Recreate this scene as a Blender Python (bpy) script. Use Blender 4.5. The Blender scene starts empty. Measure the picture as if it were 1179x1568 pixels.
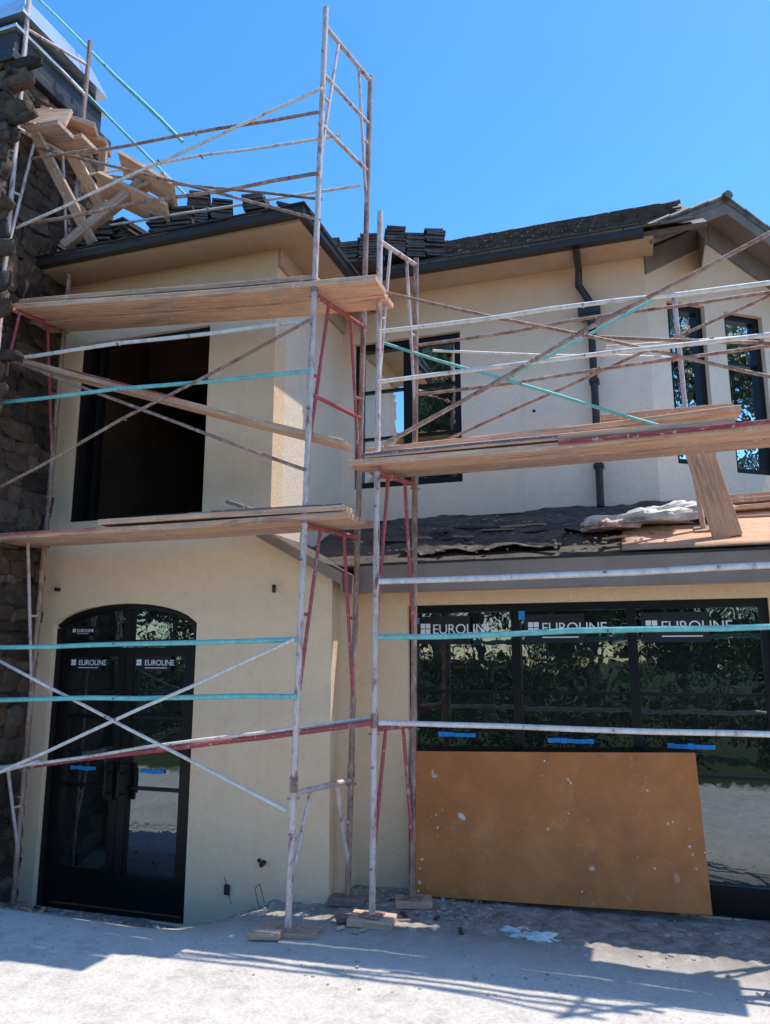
import bpy, bmesh, math, random
from mathutils import Vector, Matrix, noise
from mathutils.geometry import tessellate_polygon
random.seed(7)
S=bpy.context.scene
COL=S.collection
S.view_settings.view_transform='Standard'
S.view_settings.look='None'
S.view_settings.exposure=0
# ------------------------------------------------------------------ world / sun / camera
sun_vec=Vector((.33,.19,1)).normalized()
W=bpy.data.worlds.new("World"); S.world=W; W.use_nodes=True
nt=W.node_tree
bg=nt.nodes['Background']
sky=nt.nodes.new('ShaderNodeTexSky'); sky.sky_type='NISHITA'; sky.sun_disc=False
sky.sun_elevation=math.asin(sun_vec.z); sky.sun_rotation=math.atan2(sun_vec.x,sun_vec.y)
sky.air_density=1.0; sky.dust_density=0.3; sky.ozone_density=1.3
hs=nt.nodes.new('ShaderNodeHueSaturation'); hs.inputs['Saturation'].default_value=1.36; hs.inputs['Value'].default_value=2.0
nt.links.new(sky.outputs[0],hs.inputs['Color'])
nt.links.new(hs.outputs[0],bg.inputs[0]); bg.inputs[1].default_value=.15
sl=bpy.data.lights.new('sun','SUN'); sl.energy=5; sl.angle=math.radians(.5); sl.color=(1,.94,.83)
so=bpy.data.objects.new('sun',sl); COL.objects.link(so)
so.rotation_euler=sun_vec.to_track_quat('Z','Y').to_euler()
cd=bpy.data.cameras.new('camera'); cam=bpy.data.objects.new('camera',cd); COL.objects.link(cam)
cam.location=(0,0,2); cam.rotation_euler=(math.radians(90+10.8),0,math.radians(18.7))
cd.sensor_fit='HORIZONTAL'; cd.sensor_width=36; cd.lens=36; cd.clip_end=2000; cd.clip_start=.05
S.camera=cam
# ------------------------------------------------------------------ materials
def newmat(name):
    m=bpy.data.materials.new(name); m.use_nodes=True
    n=m.node_tree; p=n.nodes['Principled BSDF']
    return m,n,p
def ramp(n,fac,stops,interp='LINEAR'):
    r=n.nodes.new('ShaderNodeValToRGB'); r.color_ramp.interpolation=interp
    e=r.color_ramp.elements
    while len(e)<len(stops): e.new(.5)
    for i,(p,c) in enumerate(stops):
        e[i].position=p; e[i].color=(*c,1)
    n.links.new(fac,r.inputs[0]); return r.outputs[0]
def coords(n,scale=(1,1,1),kind='Object'):
    tc=n.nodes.new('ShaderNodeTexCoord'); mp=n.nodes.new('ShaderNodeMapping')
    mp.inputs['Scale'].default_value=scale
    n.links.new(tc.outputs[kind],mp.inputs[0]); return mp.outputs[0]
def noisetex(n,vec,scale,detail=5,rough=.6,dist=0):
    t=n.nodes.new('ShaderNodeTexNoise'); t.inputs['Scale'].default_value=scale
    t.inputs['Detail'].default_value=detail; t.inputs['Roughness'].default_value=rough
    t.inputs['Distortion'].default_value=dist
    n.links.new(vec,t.inputs['Vector']); return t.outputs['Fac']
def mixc(n,fac,a,b,mode='MIX'):
    m=n.nodes.new('ShaderNodeMix'); m.data_type='RGBA'; m.blend_type=mode
    for i,v in ((0,fac),(6,a),(7,b)):
        if isinstance(v,(int,float)): m.inputs[i].default_value=v
        elif isinstance(v,tuple): m.inputs[i].default_value=(*v,1)
        else: n.links.new(v,m.inputs[i])
    return m.outputs[2]
def bump(n,p,h,strength=.3,dist=.01):
    b=n.nodes.new('ShaderNodeBump'); b.inputs['Strength'].default_value=strength
    b.inputs['Distance'].default_value=dist
    n.links.new(h,b.inputs['Height']); n.links.new(b.outputs[0],p.inputs['Normal'])
def simple(name,c1,c2,scale=8,rough=.7,bs=.2,bd=.004,vs=(1,1,1),metal=0,spec=.5):
    m,n,p=newmat(name); v=coords(n,vs); f=noisetex(n,v,scale)
    n.links.new(ramp(n,f,[(.3,c1),(.7,c2)]),p.inputs['Base Color'])
    p.inputs['Roughness'].default_value=rough; p.inputs['Metallic'].default_value=metal
    p.inputs['Specular IOR Level'].default_value=spec
    if bs: bump(n,p,noisetex(n,v,scale*6,3),bs,bd)
    return m
def stucco(name,base,warm):
    m,n,p=newmat(name); v=coords(n)
    big=noisetex(n,v,.9,5,.6,.6); fine=noisetex(n,v,55,3,.75); mid=noisetex(n,v,8,6,.7)
    c=ramp(n,big,[(.3,warm),(.62,base)])
    c=mixc(n,.25,c,ramp(n,mid,[(.3,tuple(x*.76 for x in base)),(.62,tuple(min(.96,x*1.05) for x in base))]))
    c=mixc(n,.15,c,ramp(n,fine,[(.35,tuple(x*.62 for x in base)),(.6,base)]))
    st=noisetex(n,coords(n,(6,6,.5)),1.4,5,.7)
    c=mixc(n,ramp(n,st,[(.56,(0,0,0)),(.75,(.28,.28,.28))]),c,tuple(x*.74 for x in warm))
    tc=n.nodes.new('ShaderNodeTexCoord'); sp=n.nodes.new('ShaderNodeSeparateXYZ'); n.links.new(tc.outputs['Object'],sp.inputs[0])
    mr=n.nodes.new('ShaderNodeMapRange'); mr.inputs[1].default_value=.1; mr.inputs[2].default_value=.75; mr.inputs[3].default_value=.5; mr.inputs[4].default_value=0
    n.links.new(sp.outputs[2],mr.inputs[0])
    mu=n.nodes.new('ShaderNodeMath'); mu.operation='MULTIPLY'; n.links.new(mr.outputs[0],mu.inputs[0]); n.links.new(mid,mu.inputs[1])
    c=mixc(n,mu.outputs[0],c,(.45,.38,.31))
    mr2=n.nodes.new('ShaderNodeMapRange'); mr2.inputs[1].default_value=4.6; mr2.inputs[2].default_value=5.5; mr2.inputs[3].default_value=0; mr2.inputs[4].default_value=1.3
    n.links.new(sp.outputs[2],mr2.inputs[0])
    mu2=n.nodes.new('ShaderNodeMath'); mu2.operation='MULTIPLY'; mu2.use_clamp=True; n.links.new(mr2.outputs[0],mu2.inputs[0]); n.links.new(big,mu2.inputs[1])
    c=mixc(n,mu2.outputs[0],c,(.72,.45,.27))  # eave shade painted into the upper stucco as a darker tan
    n.links.new(c,p.inputs['Base Color']); p.inputs['Roughness'].default_value=.95
    p.inputs['Specular IOR Level'].default_value=.15
    ad=n.nodes.new('ShaderNodeMath'); ad.operation='ADD'; n.links.new(fine,ad.inputs[0]); n.links.new(mid,ad.inputs[1])
    bump(n,p,ad.outputs[0],.7,.010)
    return m
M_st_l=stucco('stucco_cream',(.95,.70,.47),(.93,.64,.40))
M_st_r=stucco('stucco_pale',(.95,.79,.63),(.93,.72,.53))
M_trim=simple('grey_brown_trim',(.24,.185,.155),(.31,.245,.205),5,.7,.1)
M_trimd=simple('brown_rake_paint',(.18,.135,.11),(.24,.185,.15),5,.7,.1)
M_soffit=simple('soffit_shaded_tan',(.44,.30,.19),(.52,.37,.25),5,.8,.1)  # beige darkened so the colour carries the shade under the eaves
M_gutter=simple('dark_bronze_gutter',(.022,.018,.016),(.036,.029,.026),6,.45,.05)
M_frame=simple('black_window_frame',(.005,.005,.006),(.009,.009,.010),10,.38,0,spec=.3)
M_tile=simple('roof_tile',(.05,.037,.031),(.16,.125,.105),9,.65,.5,.006)
M_memb=simple('roof_underlayment',(.028,.021,.018),(.13,.102,.085),6,.6,.9,.02,(1,2.5,1))
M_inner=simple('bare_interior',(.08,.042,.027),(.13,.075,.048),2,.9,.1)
M_mortar=simple('mortar',(.05,.04,.034),(.09,.075,.062),14,.95,.5,.01)
M_label=simple('label_film',(.006,.006,.008),(.010,.010,.012),5,.5,0)
M_text=simple('label_print',(.8,.8,.8),(.85,.85,.85),5,.6,0)
M_tape=simple('blue_tape',(.01,.22,.58),(.02,.30,.68),30,.6,.1)
M_steel=simple('galvanised_sheet',(.6,.62,.65),(.74,.76,.78),4,.25,.05,metal=.8)
M_brick=simple('brick',(.20,.11,.08),(.33,.23,.19),20,.9,.5,.006)
M_white=simple('white_plastic_sheet',(.6,.6,.6),(.8,.8,.79),14,.6,.6,.01)
M_pink=simple('pink_wrap',(.5,.22,.22),(.75,.6,.58),8,.6,.6,.01)
M_cable=simple('black_cable',(.01,.01,.01),(.02,.02,.02),8,.5,0)
def pole(name,stops,scale=5):
    m,n,p=newmat(name); v=coords(n,(3,3,1)); f=noisetex(n,v,scale,8,.75,.4)
    c=ramp(n,f,stops)
    sp=noisetex(n,coords(n),45,2,.5)
    c=mixc(n,ramp(n,sp,[(.64,(0,0,0)),(.68,(.6,.6,.6))]),c,(.66,.60,.55))
    n.links.new(c,p.inputs['Base Color']); p.inputs['Roughness'].default_value=.6
    p.inputs['Metallic'].default_value=.1
    bump(n,p,noisetex(n,v,40,3),.4,.004); return m
M_pw=pole('worn_grey_paint',[(.36,(.24,.10,.085)),(.44,(.56,.39,.35)),(.55,(.70,.61,.57)),(.66,(.42,.16,.15))])
M_pr=pole('worn_red_paint',[(.36,(.48,.38,.36)),(.43,(.38,.09,.09)),(.55,(.46,.08,.095)),(.68,(.24,.11,.10))])
M_pd=pole('rusty_steel',[(.36,(.15,.07,.055)),(.47,(.31,.18,.135)),(.58,(.42,.28,.22)),(.70,(.58,.49,.44))])
M_pt=pole('teal_paint',[(.33,(.38,.35,.33)),(.40,(.16,.50,.47)),(.62,(.24,.66,.63)),(.75,(.5,.56,.54))])
M_pl=pole('pale_paint',[(.34,(.44,.27,.21)),(.42,(.68,.61,.56)),(.62,(.86,.82,.77)),(.75,(.52,.38,.32))])
def wood(name,a,b,c):
    m,n,p=newmat(name); v=coords(n,(1.2,22,22))
    g=noisetex(n,v,2.2,7,.7,.5); k=noisetex(n,coords(n,(2,5,5)),2,5,.6)
    col=ramp(n,g,[(.32,a),(.5,b),(.68,c)])
    oi=n.nodes.new('ShaderNodeObjectInfo')
    col=mixc(n,ramp(n,k,[(.52,(0,0,0)),(.68,(.5,.5,.5))]),col,(.40,.32,.27))
    sp=noisetex(n,coords(n,(1,1,1)),22,4,.65)
    col=mixc(n,ramp(n,sp,[(.60,(0,0,0)),(.65,(.6,.6,.6))]),col,(.74,.63,.54))
    rd=noisetex(n,coords(n,(.9,9,9)),1.3,4,.7,.4)
    col=mixc(n,ramp(n,rd,[(.61,(0,0,0)),(.66,(.6,.6,.6))]),col,(.40,.11,.09))
    hs=n.nodes.new('ShaderNodeHueSaturation')
    mr=n.nodes.new('ShaderNodeMapRange'); mr.inputs[3].default_value=.85; mr.inputs[4].default_value=1.15
    n.links.new(oi.outputs['Random'],mr.inputs[0]); n.links.new(mr.outputs[0],hs.inputs['Value'])
    n.links.new(col,hs.inputs['Color']); n.links.new(hs.outputs[0],p.inputs['Base Color'])
    p.inputs['Roughness'].default_value=.85
    bump(n,p,g,.6,.006); return m
M_wood=wood('plank_wood',(.46,.235,.14),(.72,.43,.27),(.82,.55,.38))
M_woodd=wood('weathered_wood',(.30,.175,.12),(.50,.315,.215),(.62,.43,.32))
M_woodr=wood('red_painted_edge',(.28,.04,.045),(.38,.07,.07),(.5,.18,.16))
M_woodb=wood('blue_painted_edge',(.08,.09,.14),(.14,.15,.22),(.28,.26,.29))
def m_sheet():
    m,n,p=newmat('orange_hardboard'); v=coords(n)
    f=noisetex(n,v,3,7,.65,.5)
    c=ramp(n,f,[(.3,(.42,.14,.036)),(.55,(.56,.19,.05)),(.75,(.62,.245,.078))])
    wv=n.nodes.new('ShaderNodeTexNoise'); wv.inputs['Scale'].default_value=6; n.links.new(v,wv.inputs['Vector'])
    va=n.nodes.new('ShaderNodeVectorMath'); va.operation='MULTIPLY_ADD'; n.links.new(wv.outputs['Color'],va.inputs[0]); va.inputs[1].default_value=(.16,.16,.16); n.links.new(v,va.inputs[2])
    for sc,th,g0,seed in ((5,.13,.54,0),(15,.13,.56,5),(3,.08,.50,9)):
        vo=n.nodes.new('ShaderNodeTexVoronoi'); vo.inputs['Scale'].default_value=sc; n.links.new(va.outputs[0],vo.inputs['Vector'])
        gt=n.nodes.new('ShaderNodeTexNoise'); gt.noise_dimensions='4D'; gt.inputs['W'].default_value=seed; gt.inputs['Scale'].default_value=1.7; gt.inputs['Detail'].default_value=2; n.links.new(v,gt.inputs['Vector'])
        ma=n.nodes.new('ShaderNodeMath'); ma.operation='MULTIPLY'
        n.links.new(ramp(n,vo.outputs['Distance'],[(th*.8,(1,1,1)),(th*1.2,(0,0,0))]),ma.inputs[0])
        n.links.new(ramp(n,gt.outputs['Fac'],[(g0,(0,0,0)),(g0+.03,(1,1,1))]),ma.inputs[1])
        c=mixc(n,ma.outputs[0],c,(.76,.68,.60))
    sc=noisetex(n,coords(n,(1,1,2)),5,9,.8,1)
    c=mixc(n,ramp(n,sc,[(.56,(0,0,0)),(.74,(.5,.5,.5))]),c,(.62,.42,.29))
    sm=noisetex(n,coords(n,(1,1,1)),1.3,6,.7,1.5)
    c=mixc(n,ramp(n,sm,[(.50,(0,0,0)),(.74,(.4,.4,.4))]),c,(.30,.10,.04))
    n.links.new(c,p.inputs['Base Color']); p.inputs['Roughness'].default_value=.6
    bump(n,p,f,.1,.003); return m
M_sheet=m_sheet()
def m_glass():
    m,n,p=newmat('window_glass'); n.nodes.remove(p); out=n.nodes['Material Output']
    d=n.nodes.new('ShaderNodeBsdfDiffuse'); d.inputs[0].default_value=(.012,.016,.014,1)
    g=n.nodes.new('ShaderNodeBsdfGlossy'); g.inputs['Roughness'].default_value=.012; g.inputs[0].default_value=(.85,.95,1,1)
    mx=n.nodes.new('ShaderNodeMixShader'); fr=n.nodes.new('ShaderNodeFresnel'); fr.inputs[0].default_value=2.45
    b=n.nodes.new('ShaderNodeBump'); b.inputs['Strength'].default_value=.2; b.inputs['Distance'].default_value=.01
    n.links.new(noisetex(n,coords(n,(1,1,.8)),3.5,3,.5,.6),b.inputs['Height'])
    n.links.new(b.outputs[0],g.inputs['Normal'])
    n.links.new(fr.outputs[0],mx.inputs[0]); n.links.new(d.outputs[0],mx.inputs[1]); n.links.new(g.outputs[0],mx.inputs[2])
    n.links.new(mx.outputs[0],out.inputs[0]); return m
M_glass=m_glass()
def m_stone():
    m,n,p=newmat('field_stone'); v=coords(n)
    geo=n.nodes.new('ShaderNodeAttribute'); geo.attribute_name='tone'
    c=ramp(n,geo.outputs['Fac'],[(0,(.05,.037,.03)),(.3,(.10,.073,.056)),(.55,(.17,.122,.086)),(.8,(.13,.072,.05)),(1,(.26,.205,.16))])
    f=noisetex(n,v,13,8,.78)
    c=mixc(n,.75,c,ramp(n,f,[(.32,(.10,.09,.08)),(.5,(.42,.40,.38)),(.68,(.85,.80,.74))]),'OVERLAY')
    n.links.new(c,p.inputs['Base Color']); p.inputs['Roughness'].default_value=.9
    bump(n,p,f,1,.04); return m
M_stone=m_stone()
def m_ground():
    m,n,p=newmat('dusty_concrete'); v=coords(n)
    a=noisetex(n,v,1.3,7,.65,.8); b=noisetex(n,v,7,8,.75,.3); d=noisetex(n,v,50,3,.6)
    c=ramp(n,a,[(.32,(.50,.455,.41)),(.5,(.63,.58,.53)),(.68,(.72,.67,.61))])
    c=mixc(n,.42,c,ramp(n,b,[(.36,(.28,.24,.21)),(.5,(.59,.54,.49)),(.64,(.76,.71,.65))]))
    c=mixc(n,.18,c,ramp(n,d,[(.36,(.18,.155,.135)),(.58,(.72,.67,.61))]))
    tc=n.nodes.new('ShaderNodeTexCoord'); sp=n.nodes.new('ShaderNodeSeparateXYZ'); n.links.new(tc.outputs['Object'],sp.inputs[0])
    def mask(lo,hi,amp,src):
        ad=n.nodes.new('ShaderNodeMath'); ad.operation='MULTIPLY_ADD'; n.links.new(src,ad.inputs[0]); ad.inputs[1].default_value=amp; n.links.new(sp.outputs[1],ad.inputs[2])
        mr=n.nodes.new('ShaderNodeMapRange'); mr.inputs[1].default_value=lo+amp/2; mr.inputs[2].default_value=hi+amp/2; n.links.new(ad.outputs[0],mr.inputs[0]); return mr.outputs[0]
    # dirt and mortar droppings along the walls, with the house shade painted in
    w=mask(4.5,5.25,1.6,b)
    shade_dirt=ramp(n,b,[(.36,(.12,.10,.086)),(.5,(.26,.225,.195)),(.66,(.44,.40,.355))])
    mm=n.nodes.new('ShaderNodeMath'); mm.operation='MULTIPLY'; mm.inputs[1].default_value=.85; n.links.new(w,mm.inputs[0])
    c=mixc(n,mm.outputs[0],c,shade_dirt)
    c=mixc(n,mask(-.2,.3,.8,b),ramp(n,b,[(.35,(.03,.035,.015)),(.65,(.07,.09,.03))]),c)
    n.links.new(c,p.inputs['Base Color']); p.inputs['Roughness'].default_value=.95
    p.inputs['Specular IOR Level'].default_value=.2
    ad=n.nodes.new('ShaderNodeMath'); ad.operation='ADD'; n.links.new(b,ad.inputs[0]); n.links.new(d,ad.inputs[1])
    bump(n,p,ad.outputs[0],.6,.014); return m
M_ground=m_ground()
def m_leaf():
    m,n,p=newmat('leaves'); oi=n.nodes.new('ShaderNodeAttribute'); oi.attribute_name='tone'
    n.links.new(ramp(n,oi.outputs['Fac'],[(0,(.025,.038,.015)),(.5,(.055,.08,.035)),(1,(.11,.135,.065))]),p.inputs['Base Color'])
    p.inputs['Roughness'].default_value=.6; return m
M_leaf=m_leaf()
M_bark=simple('bark',(.06,.045,.035),(.14,.11,.09),12,.9,.8,.02,(1,1,.2))
# ------------------------------------------------------------------ helpers
def root(name,loc=(0,0,0)):
    o=bpy.data.objects.new(name,None); o.location=loc; o.empty_display_size=.2; COL.objects.link(o); return o
def link(name,me,mat,parent=None,smooth=False):
    o=bpy.data.objects.new(name,me); COL.objects.link(o)
    if mat: me.materials.append(mat)
    if smooth:
        for f in me.polygons: f.use_smooth=True
    if parent: o.parent=parent
    return o
def mesh(name,vs,fs,mat,parent=None,smooth=False):
    me=bpy.data.meshes.new(name); me.from_pydata([tuple(v) for v in vs],[],fs); me.update()
    bm=bmesh.new(); bm.from_mesh(me); bmesh.ops.recalc_face_normals(bm,faces=bm.faces); bm.to_mesh(me); bm.free()
    return link(name,me,mat,parent,smooth)
BOXF=[(0,1,2,3),(7,6,5,4),(0,4,5,1),(1,5,6,2),(2,6,7,3),(3,7,4,0)]
def box(name,a,b,mat,parent=None,bev=0):
    (x0,y0,z0),(x1,y1,z1)=a,b
    o=mesh(name,[(x0,y0,z0),(x1,y0,z0),(x1,y1,z0),(x0,y1,z0),(x0,y0,z1),(x1,y0,z1),(x1,y1,z1),(x0,y1,z1)],BOXF,mat,parent)
    if bev: bv=o.modifiers.new('b','BEVEL'); bv.width=bev; bv.segments=2
    return o
def hexa(name,pts,mat,parent=None):
    return mesh(name,pts,BOXF,mat,parent)
def plank(name,p1,p2,w,t,mat,parent,side=None,bev=.004,roll=0,sag=0):
    """board between p1 and p2 (centreline of the top face), w wide, t thick; local X runs along the board"""
    p1=Vector(p1);p2=Vector(p2);d=p2-p1;L=d.length;x=d/L
    s=Vector(side) if side else Vector((0,0,1)).cross(x)
    s=(s-x*s.dot(x)).normalized(); u=x.cross(s)
    if u.z<0 and abs(u.z)>.01: s=-s;u=-u
    if roll:
        R=Matrix.Rotation(roll,3,x); s=R@s;u=R@u
    n=max(2,int(L/.25)); vs=[];fs=[]
    for i in range(n+1):
        f=i/n; px=L*f; dz=-sag*4*f*(1-f)+noise.noise(Vector((px*.8,p1.x*3,p1.z*5)))*.008
        dy=noise.noise(Vector((px*.5,p1.x*3+9,p1.z)))*.006
        for (a,b) in ((-1,-t),(1,-t),(1,0),(-1,0)): vs.append((px,a*w/2+dy,b+dz))
    for i in range(n):
        k=i*4
        for j in range(4): fs.append((k+j,k+(j+1)%4,k+4+(j+1)%4,k+4+j))
    fs.append((3,2,1,0)); e=n*4; fs.append((e,e+1,e+2,e+3))
    o=mesh(name,vs,fs,mat,parent)
    m=Matrix((x,s,u)).transposed().to_4x4(); m.translation=p1
    o.matrix_world=m
    if parent: o.matrix_parent_inverse=Matrix.Identity(4)
    if bev: bv=o.modifiers.new('b','BEVEL'); bv.width=bev; bv.segments=1; bv.limit_method='ANGLE'
    return o
class Acc:
    def __init__(s): s.v=[];s.f=[]
    def tube(s,p1,p2,r=.021,seg=10,caps=True,bend=0):
        p1=Vector(p1);p2=Vector(p2);d=(p2-p1);L=d.length;d=d/L
        a=d.orthogonal().normalized();b=d.cross(a)
        n=max(1,int(L/.4)) if bend else 1
        base=len(s.v); ph=random.uniform(0,9)
        for i in range(n+1):
            f=i/n; c=p1.lerp(p2,f)
            if bend: c=c+Vector((noise.noise(Vector((f*3,ph,0))),noise.noise(Vector((f*3,ph,5))),noise.noise(Vector((f*3,ph,8)))))*bend*math.sin(math.pi*f)
            for k in range(seg):
                t=2*math.pi*k/seg; s.v.append(c+a*math.cos(t)*r+b*math.sin(t)*r)
        for i in range(n):
            for k in range(seg):
                q=base+i*seg
                s.f.append((q+k,q+(k+1)%seg,q+seg+(k+1)%seg,q+seg+k))
        if caps:
            s.f.append(tuple(base+k for k in range(seg))[::-1]); q=base+n*seg
            s.f.append(tuple(q+k for k in range(seg)))
    def box(s,a,b):
        (x0,y0,z0),(x1,y1,z1)=a,b; q=len(s.v)
        s.v+= [Vector(v) for v in ((x0,y0,z0),(x1,y0,z0),(x1,y1,z0),(x0,y1,z0),(x0,y0,z1),(x1,y0,z1),(x1,y1,z1),(x0,y1,z1))]
        s.f+=[tuple(q+i for i in f) for f in BOXF]
    def obox(s,c,ax,ay,az):
        c=Vector(c);q=len(s.v);ax,ay,az=Vector(ax),Vector(ay),Vector(az)
        for sx,sy,sz in ((-1,-1,-1),(1,-1,-1),(1,1,-1),(-1,1,-1),(-1,-1,1),(1,-1,1),(1,1,1),(-1,1,1)):
            s.v.append(c+ax*sx+ay*sy+az*sz)
        s.f+=[tuple(q+i for i in f) for f in BOXF]
    def done(s,name,mat,parent,smooth=True):
        if not s.v: return
        o=mesh(name,s.v,s.f,mat,parent)
        if smooth:
            for f in o.data.polygons: f.use_smooth=len(f.vertices)==4
            o.data.set_sharp_from_angle(angle=math.radians(50)) if hasattr(o.data,'set_sharp_from_angle') else None
        return o
def wall(name,O,U,N,outer,holes,th,mat,parent):
    """wall slab: 2-D outline (along U, z) with window/door holes; N points outwards"""
    O=Vector(O);U=Vector(U).normalized();N=Vector(N).normalized();Z=Vector((0,0,1))
    loops=[outer]+holes
    flat=[p for l in loops for p in l]
    tris=tessellate_polygon([[Vector((p[0],p[1],0)) for p in l] for l in loops])
    P=lambda p,d:O+U*p[0]+Z*p[1]-N*d
    vs=[P(p,0) for p in flat]+[P(p,th) for p in flat]; n=len(flat)
    fs=[tuple(t) for t in tris]+[tuple(n+i for i in t)[::-1] for t in tris]
    b=0
    for l in loops:
        m=len(l)
        for i in range(m): fs.append((b+i,b+(i+1)%m,n+b+(i+1)%m,n+b+i))
        b+=m
    return mesh(name,vs,fs,mat,parent)
R4=lambda x0,x1,z0,z1:[(x0,z0),(x1,z0),(x1,z1),(x0,z1)]
def window(name,O,U,N,x0,x1,z0,z1,parent,cols=(),rows=(),fw=.06,setb=.05,bottom=None,depth=.07):
    O=Vector(O);U=Vector(U).normalized();N=Vector(N).normalized();Z=Vector((0,0,1))
    fr=Acc(); gl=Acc()
    def bar(a0,a1,b0,b1,d0,d1):
        c=O+U*(a0+a1)/2+Z*(b0+b1)/2-N*(d0+d1)/2
        fr.obox(c,U*(a1-a0)/2,N*(d1-d0)/2,Z*(b1-b0)/2)
    bt=bottom or fw
    bar(x0,x0+fw,z0,z1,setb,setb+depth); bar(x1-fw,x1,z0,z1,setb,setb+depth)
    bar(x0+fw,x1-fw,z1-fw,z1,setb,setb+depth); bar(x0+fw,x1-fw,z0,z0+bt,setb,setb+depth)
    for c,w in cols: bar(c-w/2,c+w/2,z0+bt,z1-fw,setb+.004,setb+depth)
    edges=[x0+fw]+[e for c,cw in cols for e in (c-cw/2,c+cw/2)]+[x1-fw]
    d=setb+.045
    for i in range(0,len(edges),2):
        for r,w in rows: bar(edges[i],edges[i+1],r-w/2,r+w/2,setb+.018,setb+depth-.01)
        q=len(gl.v); t=[random.uniform(-.003,.003) for _ in range(4)]
        for (a,b),e in zip(((edges[i]-.02,z0+.02),(edges[i+1]+.02,z0+.02),(edges[i+1]+.02,z1-.02),(edges[i]-.02,z1-.02)),t): gl.v.append(O+U*a+Z*b-N*(d+e))
        gl.f.append((q,q+1,q+2)); gl.f.append((q,q+2,q+3))
    fr.done(name+'_frame',M_frame,parent,False); gl.done(name+'_glass',M_glass,parent,False)
# ------------------------------------------------------------------ ground
def gz(x,y):
    z=.24
    t=max(0,min(1,(y-4.75)/.7))
    k=max(0,min(1,(-2.75-x)/.6))
    z-=.24*t*k
    z+= (0 if k>0 else .03*max(0,min(1,(x+2.7)/.8)))
    return z
def gh(x,y):
    z=gz(x,y)
    if -12<x<8 and -2<y<9:
        z+=noise.noise(Vector((x*1.3,y*1.3,0)))*.012+noise.noise(Vector((x*5,y*5,3)))*.006
        near=math.exp(-((y-5.5)/.4)**2)
        z+=abs(noise.noise(Vector((x*12,y*12,7))))*.035*near*(1 if x>-2.8 else .4)
        z+=noise.noise(Vector((x*22,y*22,1)))*.003
    return z
def lin(a,b,n): return [a+(b-a)*i/n for i in range(n+1)]
xs=[-400,-150,-60,-30,-16,-10]+lin(-7,3.5,300)+[6,10,18,40,100,400]
ys=[-400,-150,-60,-30,-15,-8,-4,-2,0,1,2]+lin(3,6.6,130)+[8,12,30,100,400]
vs=[(x,y,gh(x,y)) for y in ys for x in xs]; nx=len(xs)
fs=[(j*nx+i,j*nx+i+1,(j+1)*nx+i+1,(j+1)*nx+i) for j in range(len(ys)-1) for i in range(nx-1)]
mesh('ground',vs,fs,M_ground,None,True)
def chunk(acc,c,r,flat=.6):
    bm=bmesh.new(); bmesh.ops.create_icosphere(bm,subdivisions=1,radius=1)
    q=len(acc.v); ph=random.uniform(0,99); sx,sy=random.uniform(.6,1.4),random.uniform(.6,1.4)
    rot=Matrix.Rotation(random.uniform(0,6.3),3,'Z')
    for v in bm.verts:
        k=1+.5*noise.noise(v.co*1.3+Vector((ph,0,0))); p=rot@Vector((v.co.x*sx*r*k,v.co.y*sy*r*k,v.co.z*flat*r*k)); acc.v.append(Vector(c)+p)
    for f in bm.faces: acc.f.append(tuple(q+v.index for v in f.verts))
    bm.free()
rb=Acc()
for i in range(750):
    x=random.uniform(-5.2,1.2)
    y=random.choice((random.gauss(5.6,.2),random.gauss(5.6,.2),random.uniform(4.2,5.7)))
    lim=5.45 if x<-2.3 else 6.0
    if y>lim: y=lim-random.random()*.3
    r=random.choice((.005,.006,.008,.010,.016)) * random.uniform(.7,1.4)
    chunk(rb,(x,y,gh(x,y)+r*.2),r)
for i in range(80):
    x=random.uniform(-2.4,-1.1); y=random.uniform(5.5,5.98); r=random.uniform(.01,.026); chunk(rb,(x,y,gh(x,y)+r*.2),r,.45)
M_rub=simple('rubble_stone',(.28,.25,.22),(.48,.44,.40),20,.95,.4)
rb.done('rubble',M_rub,None,False)
# ------------------------------------------------------------------ house
H=root('stucco_house')
X,Y=Vector((1,0,0)),Vector((0,1,0))
def arch(x0,x1,z0,zs,rise,n=16):
    c=(x0+x1)/2; hw=(x1-x0)/2; pts=[(x0,z0),(x1,z0)]
    for i in range(n+1):
        t=1-2*i/n; pts.append((c+hw*t,zs+rise*math.sqrt(max(0,1-(t*.96)**2))-rise*math.sqrt(1-.96**2)))
    return pts
DX0,DX1,DZ0,DZS,DR=-4.93,-3.49,0.0,2.29,.24
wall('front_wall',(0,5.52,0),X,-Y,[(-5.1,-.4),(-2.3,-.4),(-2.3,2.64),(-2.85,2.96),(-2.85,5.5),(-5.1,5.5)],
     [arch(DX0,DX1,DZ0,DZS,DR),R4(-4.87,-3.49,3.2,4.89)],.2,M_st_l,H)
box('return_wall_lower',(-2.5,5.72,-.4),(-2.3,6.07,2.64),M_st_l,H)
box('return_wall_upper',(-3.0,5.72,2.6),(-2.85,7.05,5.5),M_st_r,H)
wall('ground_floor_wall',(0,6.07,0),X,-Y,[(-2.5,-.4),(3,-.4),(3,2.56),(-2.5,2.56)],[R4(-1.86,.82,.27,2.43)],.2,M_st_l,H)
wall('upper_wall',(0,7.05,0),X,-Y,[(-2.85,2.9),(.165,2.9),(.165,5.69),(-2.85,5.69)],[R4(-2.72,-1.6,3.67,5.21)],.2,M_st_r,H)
GU=Vector((.81,.5864,0)).normalized(); GN=Vector((.5864,-.81,0)).normalized(); GO=Vector((.165,7.05,0))
wall('gable_wall',GO,GU,GN,[(0,2.9),(2.4,2.9),(2.4,5.3),(1.7,5.60),(.734,6.10),(0,5.70)],
     [R4(.22,.64,3.72,5.29),R4(.86,1.31,3.68,5.27)],.15,M_st_r,H)
box('rear_wall',(-6,11.8,-.4),(4,12,7),M_inner,H)
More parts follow.
